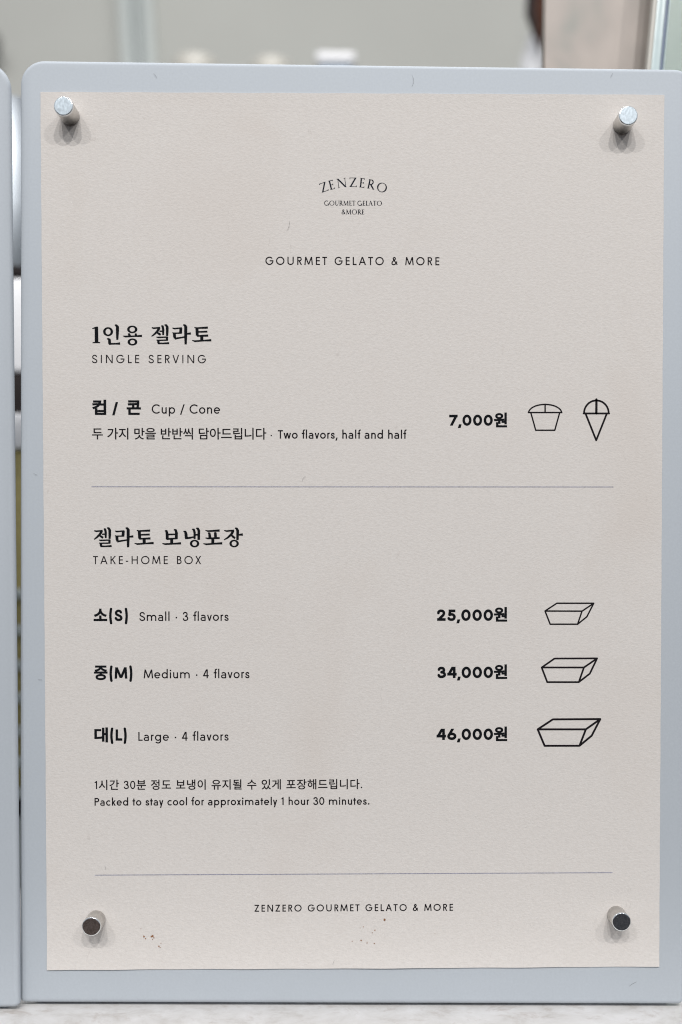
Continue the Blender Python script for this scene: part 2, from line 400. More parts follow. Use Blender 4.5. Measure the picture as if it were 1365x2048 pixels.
def brush(pts):
    """stroke through (x, y, width) points"""
    out = []
    for (x0, y0, w0), (x1, y1, w1) in zip(pts, pts[1:]):
        L = math.hypot(x1-x0, y1-y0) or 1e-9
        nx, ny = -(y1-y0)/L, (x1-x0)/L
        out.append(ccw([(x0+nx*w0/2, y0+ny*w0/2), (x0-nx*w0/2, y0-ny*w0/2),
                        (x1-nx*w1/2, y1-ny*w1/2), (x1+nx*w1/2, y1+ny*w1/2)]))
    for x, y, w_ in pts[1:-1]:
        out.append(disc(x, y, w_/2, 10))
    return out
def spline(pts, w, n=5):
    P = [pts[0]] + list(pts) + [pts[-1]]
    q = []
    for i in range(1, len(P)-2):
        for k in range(n):
            t = k/n
            q.append(tuple(.5*(2*P[i][d] + (P[i+1][d]-P[i-1][d])*t
                     + (2*P[i-1][d]-5*P[i][d]+4*P[i+1][d]-P[i+2][d])*t*t
                     + (3*P[i][d]-P[i-1][d]-3*P[i+1][d]+P[i+2][d])*t**3) for d in (0, 1)))
    q.append(pts[-1])
    return brush([(x, y, w) for x, y in q])
def bowl(x0, x1, y0, y1, w):
    ry = (y1-y0)/2
    rx = min(ry, (x1-x0)*.75)
    xc = x1-rx
    return [rect(x0, y1-w, xc, y1), rect(x0, y0, xc, y0+w), arc(xc, (y0+y1)/2, rx-w/2, ry-w/2, -90, 90, w)]

XH, AS, DS, OV = .685, 1.07, -.30, .012
def sc(pts, W, H, w, y0=0.0):
    r = w/2
    return [(r + x*(W-w), y0 + r - OV + y*(H-w+2*OV)) for x, y in pts]
S_PTS = [(.93, .80), (.80, .94), (.52, 1), (.20, .93), (.07, .76), (.18, .60), (.50, .50),
         (.84, .39), (1.0, .22), (.86, .06), (.50, 0), (.16, .07), (0, .22)]

def geo(ch, w):
    """geometric sans letter: polygons with ink from x = 0, ink width, side bearings (cap height = 1)"""
    r = w/2
    bd = max(0, w-.13)                 # bold signs are drawn wider
    I, Rn, Dg = .115, .055, .02        # bearings: stem, round, diagonal
    O = OV
    if ch == 'A':
        W = .90; h = r*1.1
        P = [dia(h, 0, W/2, 1, w), dia(W-h, 0, W/2, 1, w)]
        t = .27; x = h+(W/2-h)*(t+r)
        return P+[rect(x, t, W-x, t+w)], W, Dg, Dg
    if ch == 'B':
        W = .57
        return [rect(0, 0, w, 1)]+bowl(r, .51, .53-r, 1, w)+bowl(r, W, 0, .53+r, w), W, I, Rn
    if ch == 'C':
        W = .92
        return [arc(.5+O, .5, .5+O-r, .5+O-r, 42, 318, w)], W, Rn, .02
    if ch == 'G':
        W = .99
        return [arc(.5, .5, .5-r, .5+O-r, 40, 352, w), rect(.52, .5-r, W-.005, .5+r)], W, Rn, Rn
    if ch == 'E':
        W = .50
        return [rect(0, 0, w, 1), rect(r, 1-w, W, 1), rect(r, .52-r, W-.02, .52+r), rect(r, 0, W, w)], W, I, .05
    if ch == 'H':
        W = .76
        return [rect(0, 0, w, 1), rect(W-w, 0, W, 1), rect(r, .52-r, W-r, .52+r)], W, I, I
    if ch == 'I':
        return [rect(0, 0, w, 1)], w, I, I
    if ch == 'K':
        W = .66
        return [rect(0, 0, w, 1), dia(w*.6, .42, W-w*.62, 1, w), dia(.22+w*.3, .56, W-w*.62, 0, w)], W, I, Dg
    if ch == 'L':
        W = .46+bd*1.5
        return [rect(0, 0, w, 1), rect(r, 0, W, w)], W, I, .03
    if ch == 'M':
        W = 1.04+bd; h = r*1.03
        return [dia(h, 0, .17, 1, w), dia(W-h, 0, W-.17, 1, w), dia(.17, 1, W/2, .06, w), dia(W-.17, 1, W/2, .06, w)], W, .04, .04
    if ch == 'N':
        W = .82
        return [rect(0, 0, w, 1), rect(W-w, 0, W, 1), dia(r*1.2, 1, W-r*1.2, 0, w*.95)], W, I, I
    if ch == 'O':
        return ring(.52, .5, .52-r, .5+O-r, w), 1.04, Rn, Rn
    if ch == 'P':
        W = .60
        return [rect(0, 0, w, 1)]+bowl(r, W, .43, 1, w), W, I, .04
    if ch == 'R':
        W = .60
        return [rect(0, 0, w, 1)]+bowl(r, .56, .44, 1, w)+[dia(.26, .48, W-r*1.2, 0, w)], W, I, .03
    if ch == 'S':
        W = .66+bd*.6
        return spline(sc(S_PTS, W, 1, w), w), W, .05, .05
    if ch == 'T':
        W = .60
        return [rect(0, 1-w, W, 1), rect(W/2-r, 0, W/2+r, 1-r)], W, .03, .03
    if ch == 'U':
        W = .78; ry = .34
        return [rect(0, ry, w, 1), rect(W-w, ry, W, 1), arc(W/2, ry, W/2-r, ry+O-r, 180, 360, w)], W, I*.9, I*.9
    if ch == 'V':
        W = .80; h = r*1.1
        return [dia(h, 1, W/2, 0, w), dia(W-h, 1, W/2, 0, w)], W, Dg, Dg
    if ch == 'X':
        W = .72; h = r*1.2
        return [dia(h, 0, W-h, 1, w), dia(W-h-.01, 0, h+.01, 1, w)], W, Dg, Dg
    if ch == 'Z':
        W = .66; h = r*1.25
        return [rect(0, 1-w, W, 1), rect(0, 0, W, w), dia(h, w*.4, W-h, 1-w*.4, w)], W, .05, .05
    if ch == '&':
        W = .80
        p = [(1, 0), (.62, .38), (.30, .72), (.24, .86), (.33, .97), (.45, 1), (.58, .95), (.63, .82), (.52, .68),
             (.26, .52), (.06, .36), (0, .22), (.07, .07), (.28, 0), (.52, .04), (.75, .20), (.93, .45)]
        return spline(sc(p, W, 1, w), w, 3), W, .05, .03
    if ch == '-':
        return [rect(0, .36-r, .30, .36+r)], .30, .07, .07
    if ch == '/':
        W = .52
        return [dia(r*1.1, -.12, W-r*1.1, 1.0, w)], W, .03, .03
    if ch in '.·':
        rr = w*.66
        y = rr if ch == '.' else .36
        return [disc(rr, y, rr)], 2*rr, .08, .08
    if ch == ',':
        return [dia(r, -.22, r+.10, .13, w)], .1+w, .03-bd*.6, .06-bd*.6
    if ch in '()':
        W = .20+w*.4
        p = [(1, 1), (.35, .78), (0, .5), (.35, .22), (1, 0)]
        if ch == ')': p = [(1-x, y) for x, y in p]
        return spline([(r+x*(W-w), -.22+y*1.32) for x, y in p], w), W, .06, .06
    # figures
    if ch == '0':
        W = .62+bd*2
        return ring(W/2, .5, W/2-r, .5+O-r, w), W, .055, .055
    if ch == '1':
        W = .24+r
        return [rect(W-w, 0, W, 1), dia(.03+r*.3, .80-w*.3, W-r*1.25, 1-w*.45, w*.92)], W, .06, .11
    if ch == '2':
        W = .56+bd*2
        p = [(.02, .72), (.08, .88), (.26, .98), (.50, 1), (.76, .95), (.92, .80), (.90, .62), (.74, .46), (.45, .26), (.14, .05)]
        return spline(sc(p, W, 1, w), w)+[rect(0.02, 0, W, w)], W, .05, .05
    if ch == '3':
        W = .60+bd*1.6
        p = [(.04, .80), (.14, .94), (.42, 1), (.74, .95), (.87, .79), (.78, .61), (.42, .53)]
        p2 = [(.42, .53), (.80, .47), (1, .28), (.90, .09), (.48, 0), (.14, .05), (0, .22)]
        return spline(sc(p, W, 1, w), w)+spline(sc(p2, W, 1, w), w), W, .05, .05
    if ch == '4':
        W = .62+bd*2; x = W-.10-w
        return [rect(x, 0, x+w, 1), rect(0, .22, W, .22+w), dia(r*1.3, .24+w*.5, x+r*.2, 1, w)], W, .03, .03
    if ch == '5':
        W = .54+bd*2
        p = [(.16, .52), (.44, .60), (.76, .55), (.97, .40), (.97, .20), (.78, .04), (.45, 0), (.14, .05), (0, .17)]
        return spline(sc(p, W, 1, w), w)+[rect(.12, 1-w, W-.04, 1), dia(.08+r, .48, .13+r, 1-r, w)], W, .05, .05
    if ch == '6':
        W = .60+bd*2
        return ring(W/2, .325, W/2-r, .325+O-r, w)+[dia(r*1.25, .40, W*.60, 1, w)], W, .05, .05
    if ch == '7':
        W = .56+bd*2
        return [rect(0, 1-w, W, 1), dia(.14+r*.4, 0, W-r*1.25, 1-r, w)], W, .04, .03
    # lower case
    rx = .34
    if ch == 'a':
        W = .58; h = .42
        return [rect(W-w, 0, W, XH-.24), arc(W/2, XH-.25, W/2-r, .25+O-r, 0, 148, w),
                rect(.22, h-w*.9, W-r, h), rect(.22, -O, W-r, w*.9-O), arc(.22, h/2-O/2, .22-r, h/2+O/2-w*.45, 90, 270, w*.95)], W, Rn, I*.85
    if ch in 'bdgpqo':
        W = 2*rx
        P = ring(rx, XH/2, rx-r, XH/2+O-r, w)
        if ch == 'o': return P, W, Rn, Rn
        if ch == 'd': return P+[rect(W-w, 0, W, AS)], W, Rn, I*.85
        if ch == 'b': return P+[rect(0, 0, w, AS)], W, I*.85, Rn
        if ch == 'p': return P+[rect(0, DS, w, XH)], W, I*.85, Rn
        if ch == 'q': return P+[rect(W-w, DS, W, XH)], W, Rn, I*.85
        return P+[rect(W-w, -.02, W, XH), arc(rx, -.02, rx-r, .29-r, 0, -150, w)], W, Rn, I*.85
    if ch == 'c':
        return [arc(rx, XH/2, rx-r, XH/2+O-r, 45, 315, w)], 2*rx*.90, Rn, .02
    if ch == 'e':
        return [arc(rx, XH/2, rx-r, XH/2+O-r, 0, 320, w), rect(w*.7, XH/2-r*.85, 2*rx-w*.2, XH/2+r*.85)], 2*rx, Rn, Rn
    if ch in 'nhu':
        W = .55; a = W/2
        if ch == 'u':
            return [rect(0, a, w, XH), rect(W-w, 0, W, XH), arc(a, a, a-r, a+O-r, 180, 360, w)], W, I*.85, I*.85
        return [rect(0, 0, w, XH if ch == 'n' else AS), rect(W-w, 0, W, XH-a), arc(a, XH-a, a-r, a+O-r, 0, 180, w)], W, I*.85, I*.85
    if ch == 'm':
        s_ = .465; a = (s_+w)/2
        P = [rect(0, 0, w, XH)]
        for k in (0, 1):
            P += [rect((k+1)*s_, 0, (k+1)*s_+w, XH-a), arc(k*s_+a, XH-a, a-r, a+O-r, 0, 180, w)]
        return P, 2*s_+w, I*.85, I*.85
    if ch == 'r':
        return [rect(0, 0, w, XH), arc(.23, XH-.23, .23-r, .23+O-r, 180, 62, w)], .35, I*.85, .0
    if ch == 's':
        W = .48
        return spline(sc(S_PTS, W, XH, w), w), W, .05, .05
    if ch == 't':
        W = .36
        return [rect(W/2-r, 0, W/2+r, .90), rect(0, XH-w, W, XH)], W, .02, .02
    if ch == 'f':
        x = .12
        return [rect(x, 0, x+w, AS-.20), arc(x+.2, AS-.20, .2-r, .2+O-r, 180, 58, w), rect(0, XH-w, .34, XH)], .36, .02, .01
    if ch == 'l':
        return [rect(0, 0, w, AS)], w, I*.85, I*.85
    if ch == 'i':
        return [rect(0, 0, w, XH), disc(r, .88, w*.68)], w, I*.85, I*.85
    if ch == 'k':
        W = .50
        return [rect(0, 0, w, AS), dia(w*.6, .26, W-w*.7, XH, w), dia(.17+w*.2, .36, W-w*.62, 0, w)], W, I*.85, Dg
    if ch in 'vy':
        W = .56; h = r*1.15
        P = [dia(h, XH, W/2, 0, w), dia(W-h, XH, W/2, 0, w)]
        if ch == 'y':
            t = (W/2-h)/XH
            P = [dia(h, XH, W/2-.01, -.02, w), dia(W-h, XH, W/2+DS*t-.01, DS, w)]
        return P, W, Dg, Dg
    if ch == 'w':
        W = .90; h = r*1.1
        return [dia(h, XH, W*.29, 0, w), dia(W/2, XH, W*.29, 0, w), dia(W/2, XH, W*.71, 0, w), dia(W-h, XH, W*.71, 0, w)], W, Dg, Dg
    if ch == 'x':
        W = .54; h = r*1.25
        return [dia(h, 0, W-h, XH, w), dia(W-h, 0, h, XH, w)], W, Dg, Dg
    raise KeyError(ch)

def roman(ch, w, t=None):
    """inscriptional capital with thick and thin strokes"""
    t = w*.42 if t is None else t
    sf = lambda x: [rect(x-w*.95, 0, x+w*.95, t*.75), rect(x-w*.95, 1-t*.75, x+w*.95, 1)]
    r = w/2
    if ch == 'Z':
        return [rect(0, 1-t, .74, 1), rect(0, 0, .78, t), dia(.10, t*.4, .66, 1-t*.4, w),
                rect(0, .86, t, 1), rect(.78-t, 0, .78, .16)], .78, .05, .05
    if ch == 'E':
        x = w
        return sf(x)+[rect(x-r, 0, x+r, 1), rect(x, 1-t, .52, 1), rect(x, .5-t/2, .46, .5+t/2), rect(x, 0, .56, t),
                      rect(.52-t, .86, .52, 1), rect(.46-t, .42, .46, .60), rect(.56-t, 0, .56, .15)], .56, .05, .06
    if ch == 'N':
        return [dia(.14, 0, .14, 1, t), dia(.90, 0, .90, 1, t), dia(.12, 1, .90, 0, w), rect(0, 1-t*.75, .2, 1),
                rect(.02, 0, .26, t*.75), rect(.78, 1-t*.75, 1.0, 1)], 1.0, .04, .04
    if ch == 'R':
        x = w
        return sf(x)+[rect(x-r, 0, x+r, 1), rect(x, 1-t, .32, 1), rect(x, .46, .32, .46+t),
                      arc(.32, .73, .22, .27-t/2, -90, 90, w*.8), dia(.34, .47, .74, 0, w)], .78, .05, .0
    if ch == 'O':
        return ring(.54, .5, .54-r, .5+OV-t/2, w, t), 1.08, .05, .05
    if ch == 'G':
        return [arc(.5, .5, .5-r*.8, .5-t/2, 48, 345, w*.8), rect(.80, .02, .80+w, .42), rect(.70, .42-t, .94, .42)], .95, .05, .05
    if ch == 'U':
        return [rect(.10, .3, .10+w, 1), rect(.66, .3, .66+t, 1), arc(.39, .32, .29-r*.6, .32-t/2, 180, 360, w*.7),
                rect(0, 1-t*.75, .32, 1), rect(.56, 1-t*.75, .82, 1)], .82, .03, .03
    if ch == 'M':
        return [dia(.14, 0, .20, 1, t), dia(.98, 0, .92, 1, w), dia(.18, 1, .55, .05, w), dia(.92, 1, .55, .05, t),
                rect(.02, 0, .26, t*.75), rect(.84, 0, 1.12, t*.75)], 1.12, .04, .04
    if ch == 'T':
        return [rect(.34-r, 0, .34+r, 1), rect(0, 1-t, .68, 1), rect(.20, 0, .48, t*.75), rect(0, .85, t, 1), rect(.68-t, .85, .68, 1)], .68, .03, .03
    if ch == 'L':
        x = w
        return sf(x)+[rect(x-r, 0, x+r, 1), rect(x, 0, .54, t), rect(.54-t, 0, .54, .16)], .54, .05, .02
    if ch == 'A':
        return [dia(.10, 0, .44, 1, t), dia(.78, 0, .42, 1, w), rect(.2, .34, .68, .34+t), rect(0, 0, .22, t*.75), rect(.64, 0, .92, t*.75)], .92, .0, .0
    if ch == '&':
        return geo('&', w*.8)
    raise KeyError(ch)

def union_mesh(polys):
    """flat triangles covering every point with positive winding"""
    V, F, sgn = [], [], []
    for p in polys:
        sgn.append(1 if area(p) > 0 else -1)
        p = ccw(p)
        F.append(list(range(len(V), len(V)+len(p))))
        V += [Vector((float(x), float(y))) for x, y in p]
    v, e, f, ov, oe, of = geometry.delaunay_2d_cdt(V, [], F, 0, 1e-5, True)
    keep = [tuple(t) for t, src in zip(f, of) if sum(sgn[i] for i in src) > 0]
    return [tuple(p) for p in v], keep

_cache = {}
def glyph(ch, style, w):
    k = (ch, style, round(w, 4))
    if k not in _cache:
        P, W, a, b = (geo if style == 'geo' else roman)(ch, w)
        v, f = union_mesh(P)
        _cache[k] = (v, f, W, a, b)
    return _cache[k]

_gothic = {}
def hangul(ch, delta=0.0):
    """printed Korean syllable, thousandths of the em; delta fattens the strokes"""
    k = (ch, delta)
    if k in _gothic: return _gothic[k]
    P = []
    for s_ in GOTHIC[ch].split('|'):
        p = [tuple(float(a)/1000 for a in q_.split(',')) for q_ in s_.split()]
        if delta:
            n = len(p); o = []
            for i in range(n):
                a, b, c_ = p[i-1], p[i], p[(i+1) % n]
                d1 = Vector((b[0]-a[0], b[1]-a[1])).normalized()
                d2 = Vector((c_[0]-b[0], c_[1]-b[1])).normalized()
                n1, n2 = Vector((d1.y, -d1.x)), Vector((d2.y, -d2.x))
                m_ = n1+n2
                L = max(m_.length_squared/2, .45)
                m_ = m_/L
                o.append((b[0]+m_.x*delta, b[1]+m_.y*delta))
            p = o
        P.append(p)
    _gothic[k] = union_mesh(P)
    return _gothic[k]

INK_Y = -0.0003      # the ink lies a hair in front of the card
def put_ink(name, V, F, m, parent):
    """V in sheet millimetres (x, z)"""
    faces = []
    for f in F:
        a, b, c_ = (V[i] for i in f[:3])
        faces.append(f if (b[0]-a[0])*(c_[1]-a[1])-(b[1]-a[1])*(c_[0]-a[0]) > 0 else f[::-1])
    return mesh_obj(name, [(x*MM, INK_Y, z*MM) for x, z in V], faces, m, parent)

def add(V, F, v, f, fn):
    b = len(V)
    V += [fn(x, y) for x, y in v]
    F += [tuple(i+b for i in t) for t in f]

def text(name, s_, x0, x1, base, cap, w, m, parent, style='geo', space=.38):
    items, pen, ink0, ink1, cnt = [], 0.0, None, 0, 0
    for i, ch in enumerate(s_):
        if ch == ' ':
            pen += space; cnt += 1
            continue
        v, f, W, a, b = glyph(ch, style, w)
        if ink0 is None: pen = -a
        items.append((v, f, pen+a, i))
        ink1 = pen+a+W
        pen += a+W+b
        ink0 = 0
    n = max(1, len(s_)-1)
    track = ((x1-x0)/cap - ink1)/n
    sx = 1.0
    if track < -.05:
        sx = (x1-x0)/cap/(ink1 - .05*n); track = -.05
    if track > .02 and any(c_.islower() for c_ in s_):
        keep = .02 + (track-.02)*.35
        sx = min(1.12, (x1-x0)/cap/(ink1 + keep*n))
        track = ((x1-x0)/cap/sx - ink1)/n
    V, F = [], []
    for v, f, px, i in items:
        o = (px + track*i)*sx
        add(V, F, v, f, lambda x, y: (x0 + (o + x*sx)*cap, base + y*cap))
    return put_ink(name, V, F, m, parent)

def korean(name, s_, x0, x1, base, em, m, parent, delta=0.0, fig_w=.11, space=.30):
    """a run of Korean with western figures in it"""
    items, pen, last = [], 0.0, 0
    k = 0
    for ch in s_:
        if ch == ' ': pen += space; k += 1; continue
        if ch in GOTHIC:
            v, f = hangul(ch, delta)
            if not items: pen = -min(p[0] for p in v)
            items.append((v, f, pen, k, 1.0)); last = pen+max(p[0] for p in v)
            pen += .92
        else:
            v, f, W, a, b = glyph(ch, 'geo', fig_w)
            if not items: pen = -a*.72
            items.append((v, f, pen+a*.72, k, .735)); last = pen+(a+W)*.735
            pen += (a+W+b)*.735
        k += 1
    track = ((x1-x0)/em-last)/max(1, len(s_)-1)
    V, F = [], []
    for v, f, px, i, s2 in items:
        o = px+track*i
        add(V, F, v, f, lambda x, y: (x0+(o+x*s2)*em, base+y*s2*em))
    return put_ink(name, V, F, m, parent)

def korean_fit(name, ch, x0, x1, z0, z1, m, parent, delta):
    v, f = hangul(ch, delta)
    a, b = min(p[0] for p in v), max(p[0] for p in v)
    c_, d = min(p[1] for p in v), max(p[1] for p in v)
    V, F = [], []
    add(V, F, v, f, lambda x, y: (x0+(x-a)/(b-a)*(x1-x0), z0+(y-c_)/(d-c_)*(z1-z0)))
    return put_ink(name, V, F, m, parent)

# brush-serif Korean headings: strokes (x, y down, width) on a drawing grid
JEL = [[(90,160,18),(130,172,26),(255,158,22)], [(238,165,40),(200,230,36),(140,290,28),(85,330,16)],
       [(185,250,20),(225,275,34),(265,300,32)], [(240,230,22),(310,228,22)],
       [(275,122,16),(303,135,34),(314,200,36),(312,305,28)], [(338,104,16),(372,114,34),(392,150,42),(392,240,40),(388,320,32)],
       [(180,342,14),(215,350,24),(403,342,22)], [(386,340,36),(386,410,34)], [(180,400,14),(220,406,22),(400,402,22)],
       [(216,402,36),(220,460,36)], [(205,464,28),(300,466,24),(428,460,32)]]
RA = [[(492,165,14),(530,178,24),(678,165,22)], [(657,165,44),(650,262,44)], [(490,258,14),(530,268,22),(675,264,22)],
      [(530,262,44),(533,330,44),(545,368,36)], [(537,374,30),(600,362,28),(735,340,22)],
      [(700,104,16),(733,114,34),(752,145,48),(750,300,46),(748,485,34)], [(775,278,26),(852,272,36)]]
TO = [[(918,155,14),(970,167,24),(1182,158,34)], [(968,160,46),(972,240,46),(975,315,44)], [(985,242,24),(1172,235,30)],
      [(965,320,24),(1187,312,34)], [(1062,320,48),(1062,405,48)], [(872,405,10),(930,422,28),(1100,410,24),(1248,402,36)]]
ONE = [[(195,148,58),(197,475,58)], [(108,182,12),(175,165,30),(222,148,16)], [(112,478,16),(197,472,28),(274,478,16)]]
IN_ = [('ring',440,247,105,95,52,60), [(580,104,16),(612,116,36),(637,148,50),(636,250,50),(632,418,34)],
       [(414,394,14),(448,402,34),(468,420,46),(472,500,48)], [(452,502,34),(600,500,26),(692,494,42)]]
YONG = [('ring',947,198,108,80,55,48), [(856,290,14),(883,300,36),(890,345,50)], [(1040,288,14),(1022,300,36),(1022,345,46)],
        [(750,334,10),(800,348,30),(1000,340,24),(1152,334,38)], ('ring',950,462,103,75,50,42)]
BO = [[(116,122,12),(143,132,28),(152,180,36),(152,255,34)], [(253,108,14),(282,117,28),(292,160,34),(290,245,34)],
      [(160,182,20),(285,180,20)], [(140,252,22),(312,240,20)], [(220,240,36),(220,318,36)], [(75,318,8),(120,328,22),(250,322,20),(362,316,28)]]
NAENG = [[(398,132,12),(428,142,28),(437,180,36),(440,235,36)], [(422,238,26),(480,235,24),(558,220,18)],
         [(528,102,12),(556,110,28),(567,150,28),(567,250,24)], [(588,86,12),(617,94,28),(632,125,32),(629,265,30)],
         [(572,188,20),(622,186,20)], ('ring',566,320,72,58,35,34)]
PO = [[(730,120,10),(770,131,20),(948,122,28)], [(768,156,10),(792,167,28),(800,232,36)], [(862,153,10),(882,165,32),(885,232,34)],
      [(730,234,10),(770,243,20),(948,236,24)], [(843,240,36),(843,320,36)], [(697,320,8),(745,331,22),(860,322,20),(986,316,28)]]
JANG = [[(1016,120,10),(1050,131,20),(1168,120,20)], [(1152,128,32),(1125,180,30),(1070,230,22),(1012,265,12)],
        [(1113,185,14),(1150,215,28),(1182,241,22)], [(1178,84,12),(1207,94,28),(1221,125,34),(1217,268,28)],
        [(1240,188,20),(1299,182,30)], ('ring',1166,320,72,58,36,35)]

def brush_heading(name, groups, m, parent):
    """groups: (strokes, x of grid origin, z of grid origin, mm per grid unit)"""
    V, F = [], []
    for G, ox, oz, k in groups:
        P = []
        for s_ in G:
            if s_[0] == 'ring':
                _, cx, cy, a, b, c_, d = s_
                T = [2*math.pi*j/36 for j in range(36)]
                P.append(ccw([(cx+a*math.cos(t), -(cy+b*math.sin(t))) for t in T]))
                P.append(ccw([(cx+c_*math.cos(t), -(cy+d*math.sin(t))) for t in T])[::-1])
            else:
                P += brush([(x, -y, w_*1.30) for x, y, w_ in s_])
        v, f = union_mesh(P)
        add(V, F, v, f, lambda x, y: (ox+x*k, oz+y*k))
    return put_ink(name, V, F, m, parent)

def line_icon(name, lines, w, m, parent, arcs=()):
    P = []
    for l in lines:
        P += brush([(x, z, w) for x, z in l])
        for x, z in (l[0], l[-1]):
            P.append(disc(x, z, w/2, 10))
    P += [arc(*a, w) for a in arcs]
    v, f = union_mesh(P)
    return put_ink(name, v, f, m, parent)
# ------------------------------------------------------------------ setting: counter, wall
ZT = -.0013                         # counter surface; the boards' front edges hang just clear of it
tag(box('counter_top', -1.6, 1.6, -.045, .95, -.03, ZT, STONE, bev=.002), kind='structure')
tag(box('back_wall', -2.2, 2.2, .95, 1.0, -.9, 2.4, WALLM),
    'plain pale grey-green wall far behind the sign boards', 'wall')

# ------------------------------------------------------------------ sign boards
def board(name, W, H, r_top, r_bot, th, loc, rotz, label):
    """coated steel plate standing on its bottom edge; origin at the bottom left corner of its front face"""
    import bmesh
    root = empty(name, loc, (0, rotz, 0))
    tag(root, label, 'sign board', 'pale blue-grey sign boards standing on the counter')
    pts = []
    def corner(cx, cz, r_, a0):
        for k in range(13):
            a = R(a0+90*k/12)
            pts.append((cx+r_*math.cos(a), cz+r_*math.sin(a)))
    corner(W-r_bot, r_bot, r_bot, -90)
    corner(W-r_top, H-r_top, r_top, 0)
    corner(r_top, H-r_top, r_top, 90)
    corner(r_bot, r_bot, r_bot, 180)
    bm = bmesh.new()
    a = [bm.verts.new((x, 0, z)) for x, z in pts]
    b = [bm.verts.new((x, th, z)) for x, z in pts]
    n = len(pts)
    bm.faces.new(a); bm.faces.new(b[::-1])
    for i in range(n):
        bm.faces.new((a[i], b[i], b[(i+1) % n], a[(i+1) % n]))
    bmesh.ops.recalc_face_normals(bm, faces=bm.faces)
    rim = [e for e in bm.edges if abs(e.verts[0].co.y-e.verts[1].co.y) < 1e-6]
    bmesh.ops.bevel(bm, geom=rim, offset=.0015, segments=3, profile=.5, affect='EDGES')
    me = bpy.data.meshes.new('plate')
    bm.to_mesh(me); bm.free()
    me.materials.append(COAT)
    o = bpy.data.objects.new('plate', me)
    COL.objects.link(o); o.parent = root
    auto_smooth(o, 50)
    # folded foot behind the plate that keeps it upright
    box('rear_foot', W*.02, W*.98, th-.0005, th+.055, ZT, .002, COAT, root, .0006)
    box('rear_strut', W*.46, W*.54, th-.0004, th+.002, .0015, .06, COAT, root, .0006)
    return root

XB = -113.231*MM
board('sign_board', .2283, .31952, 8.0*MM, 1.9*MM, .004, (XB, 0, 0), 0,
      'large pale blue-grey sign board holding the cream menu sheet')
# neighbour on the left, a little nearer and turned a little, so that it overlaps the first at the foot
a = R(-.614)
lb = board('sign_board', .226, .3172, 9.0*MM, 1.9*MM, .0035, (0, 0, 0), a,
           'bare pale blue-grey board cut off at the left, overlapping its neighbour')
# place so that the front right edge runs through (-115.39, z 143.25) and (-112.24, z -149.78) at y = -4 mm
ca, sa = math.cos(a), math.sin(a)
px, pz = -112.12*MM, ZC-161.05*MM
lb.location = (px-.226*ca, -.004, pz+.226*sa)

# ------------------------------------------------------------------ menu sheet (turned half a degree on its board)
sheet = empty('menu_sheet', (0, 0, ZC), (0, R(-.4997), 0))
tag(sheet, 'cream gelato menu sheet held on the board by four steel magnets', 'menu sheet')
def make_card():
    """A4 card, .22 mm thick, its lower edge and sides curling off the plate by a fraction of a millimetre"""
    nx, nz = 60, 84
    V, F = [], []
    def lift(x, z):
        d = max(0, (-z-138)/10.5)
        e = max(0, (abs(x)-100)/5)*.12
        wv = .6+.2*math.sin(x*.045+1.0)+.15*math.sin(x*.13)
        t = max(0, (z-143)/5.5)*.10
        return d*d*.6*wv + e*e + t
    for s_ in (0, 1):
        for j in range(nz+1):
            for i in range(nx+1):
                x = -105+210*i/nx; z = -148.5+297*j/nz
                jx = .04*math.sin(z*.31)*(abs(x) > 104.9); jz = .05*math.sin(x*.27+2)*(abs(z) > 148.4)
                y = -(.27 if s_ == 0 else .03)-lift(x, z)
                V.append(((x+jx)*MM, y*MM, (z+jz)*MM))
    m_ = (nx+1)*(nz+1)
    for j in range(nz):
        for i in range(nx):
            a_ = j*(nx+1)+i
            q_ = (a_, a_+1, a_+nx+2, a_+nx+1)
            F.append(q_); F.append(tuple(k+m_ for k in q_[::-1]))
    edge = [i for i in range(nx+1)]+[j*(nx+1)+nx for j in range(1, nz+1)] + \
           [nz*(nx+1)+i for i in range(nx-1, -1, -1)]+[j*(nx+1) for j in range(nz-1, 0, -1)]
    for k in range(len(edge)):
        a_, b_ = edge[k], edge[(k+1) % len(edge)]
        F.append((b_, a_, a_+m_, b_+m_))
    o = mesh_obj('paper', V, F, PAPER, sheet)
    auto_smooth(o, 40)
make_card()

# crest at the top: arched name over two small lines
logo = empty('logo'); logo.parent = sheet
def arched():
    V, F = [], []
    k = 1.99/100.0*1.0          # mm per drawing unit
    cap = 3.12; Rr = 27.9; cx, cz = -.29, 117.27-27.9
    for ch, th in zip('ZENZERO', (-19.3, -14.0, -7.3, .3, 6.2, 12.3, 19.6)):
        v, f, W, a_, b_ = glyph(ch, 'roman', .15)
        c_, s_ = math.cos(R(-th)), math.sin(R(-th))
        bx, bz = cx+Rr*math.sin(R(th)), cz+Rr*math.cos(R(th))
        add(V, F, v, f, lambda x, y: (bx+((x-W/2)*c_-y*s_)*cap, bz+((x-W/2)*s_+y*c_)*cap))
    put_ink('logo_name', V, F, INK_LOGO, logo)
arched()
text('logo_line', 'GOURMET GELATO', -9.92, 9.57, 111.03, 1.62, .17, INK_LOGO, logo, 'roman', .3)
text('logo_line', '&MORE', -4.05, 3.64, 108.09, 1.63, .17, INK_LOGO, logo, 'roman')

text('tagline', 'GOURMET GELATO & MORE', -29.78, 29.01, 91.09, 2.74, .145, INK_THIN, sheet, space=.42)

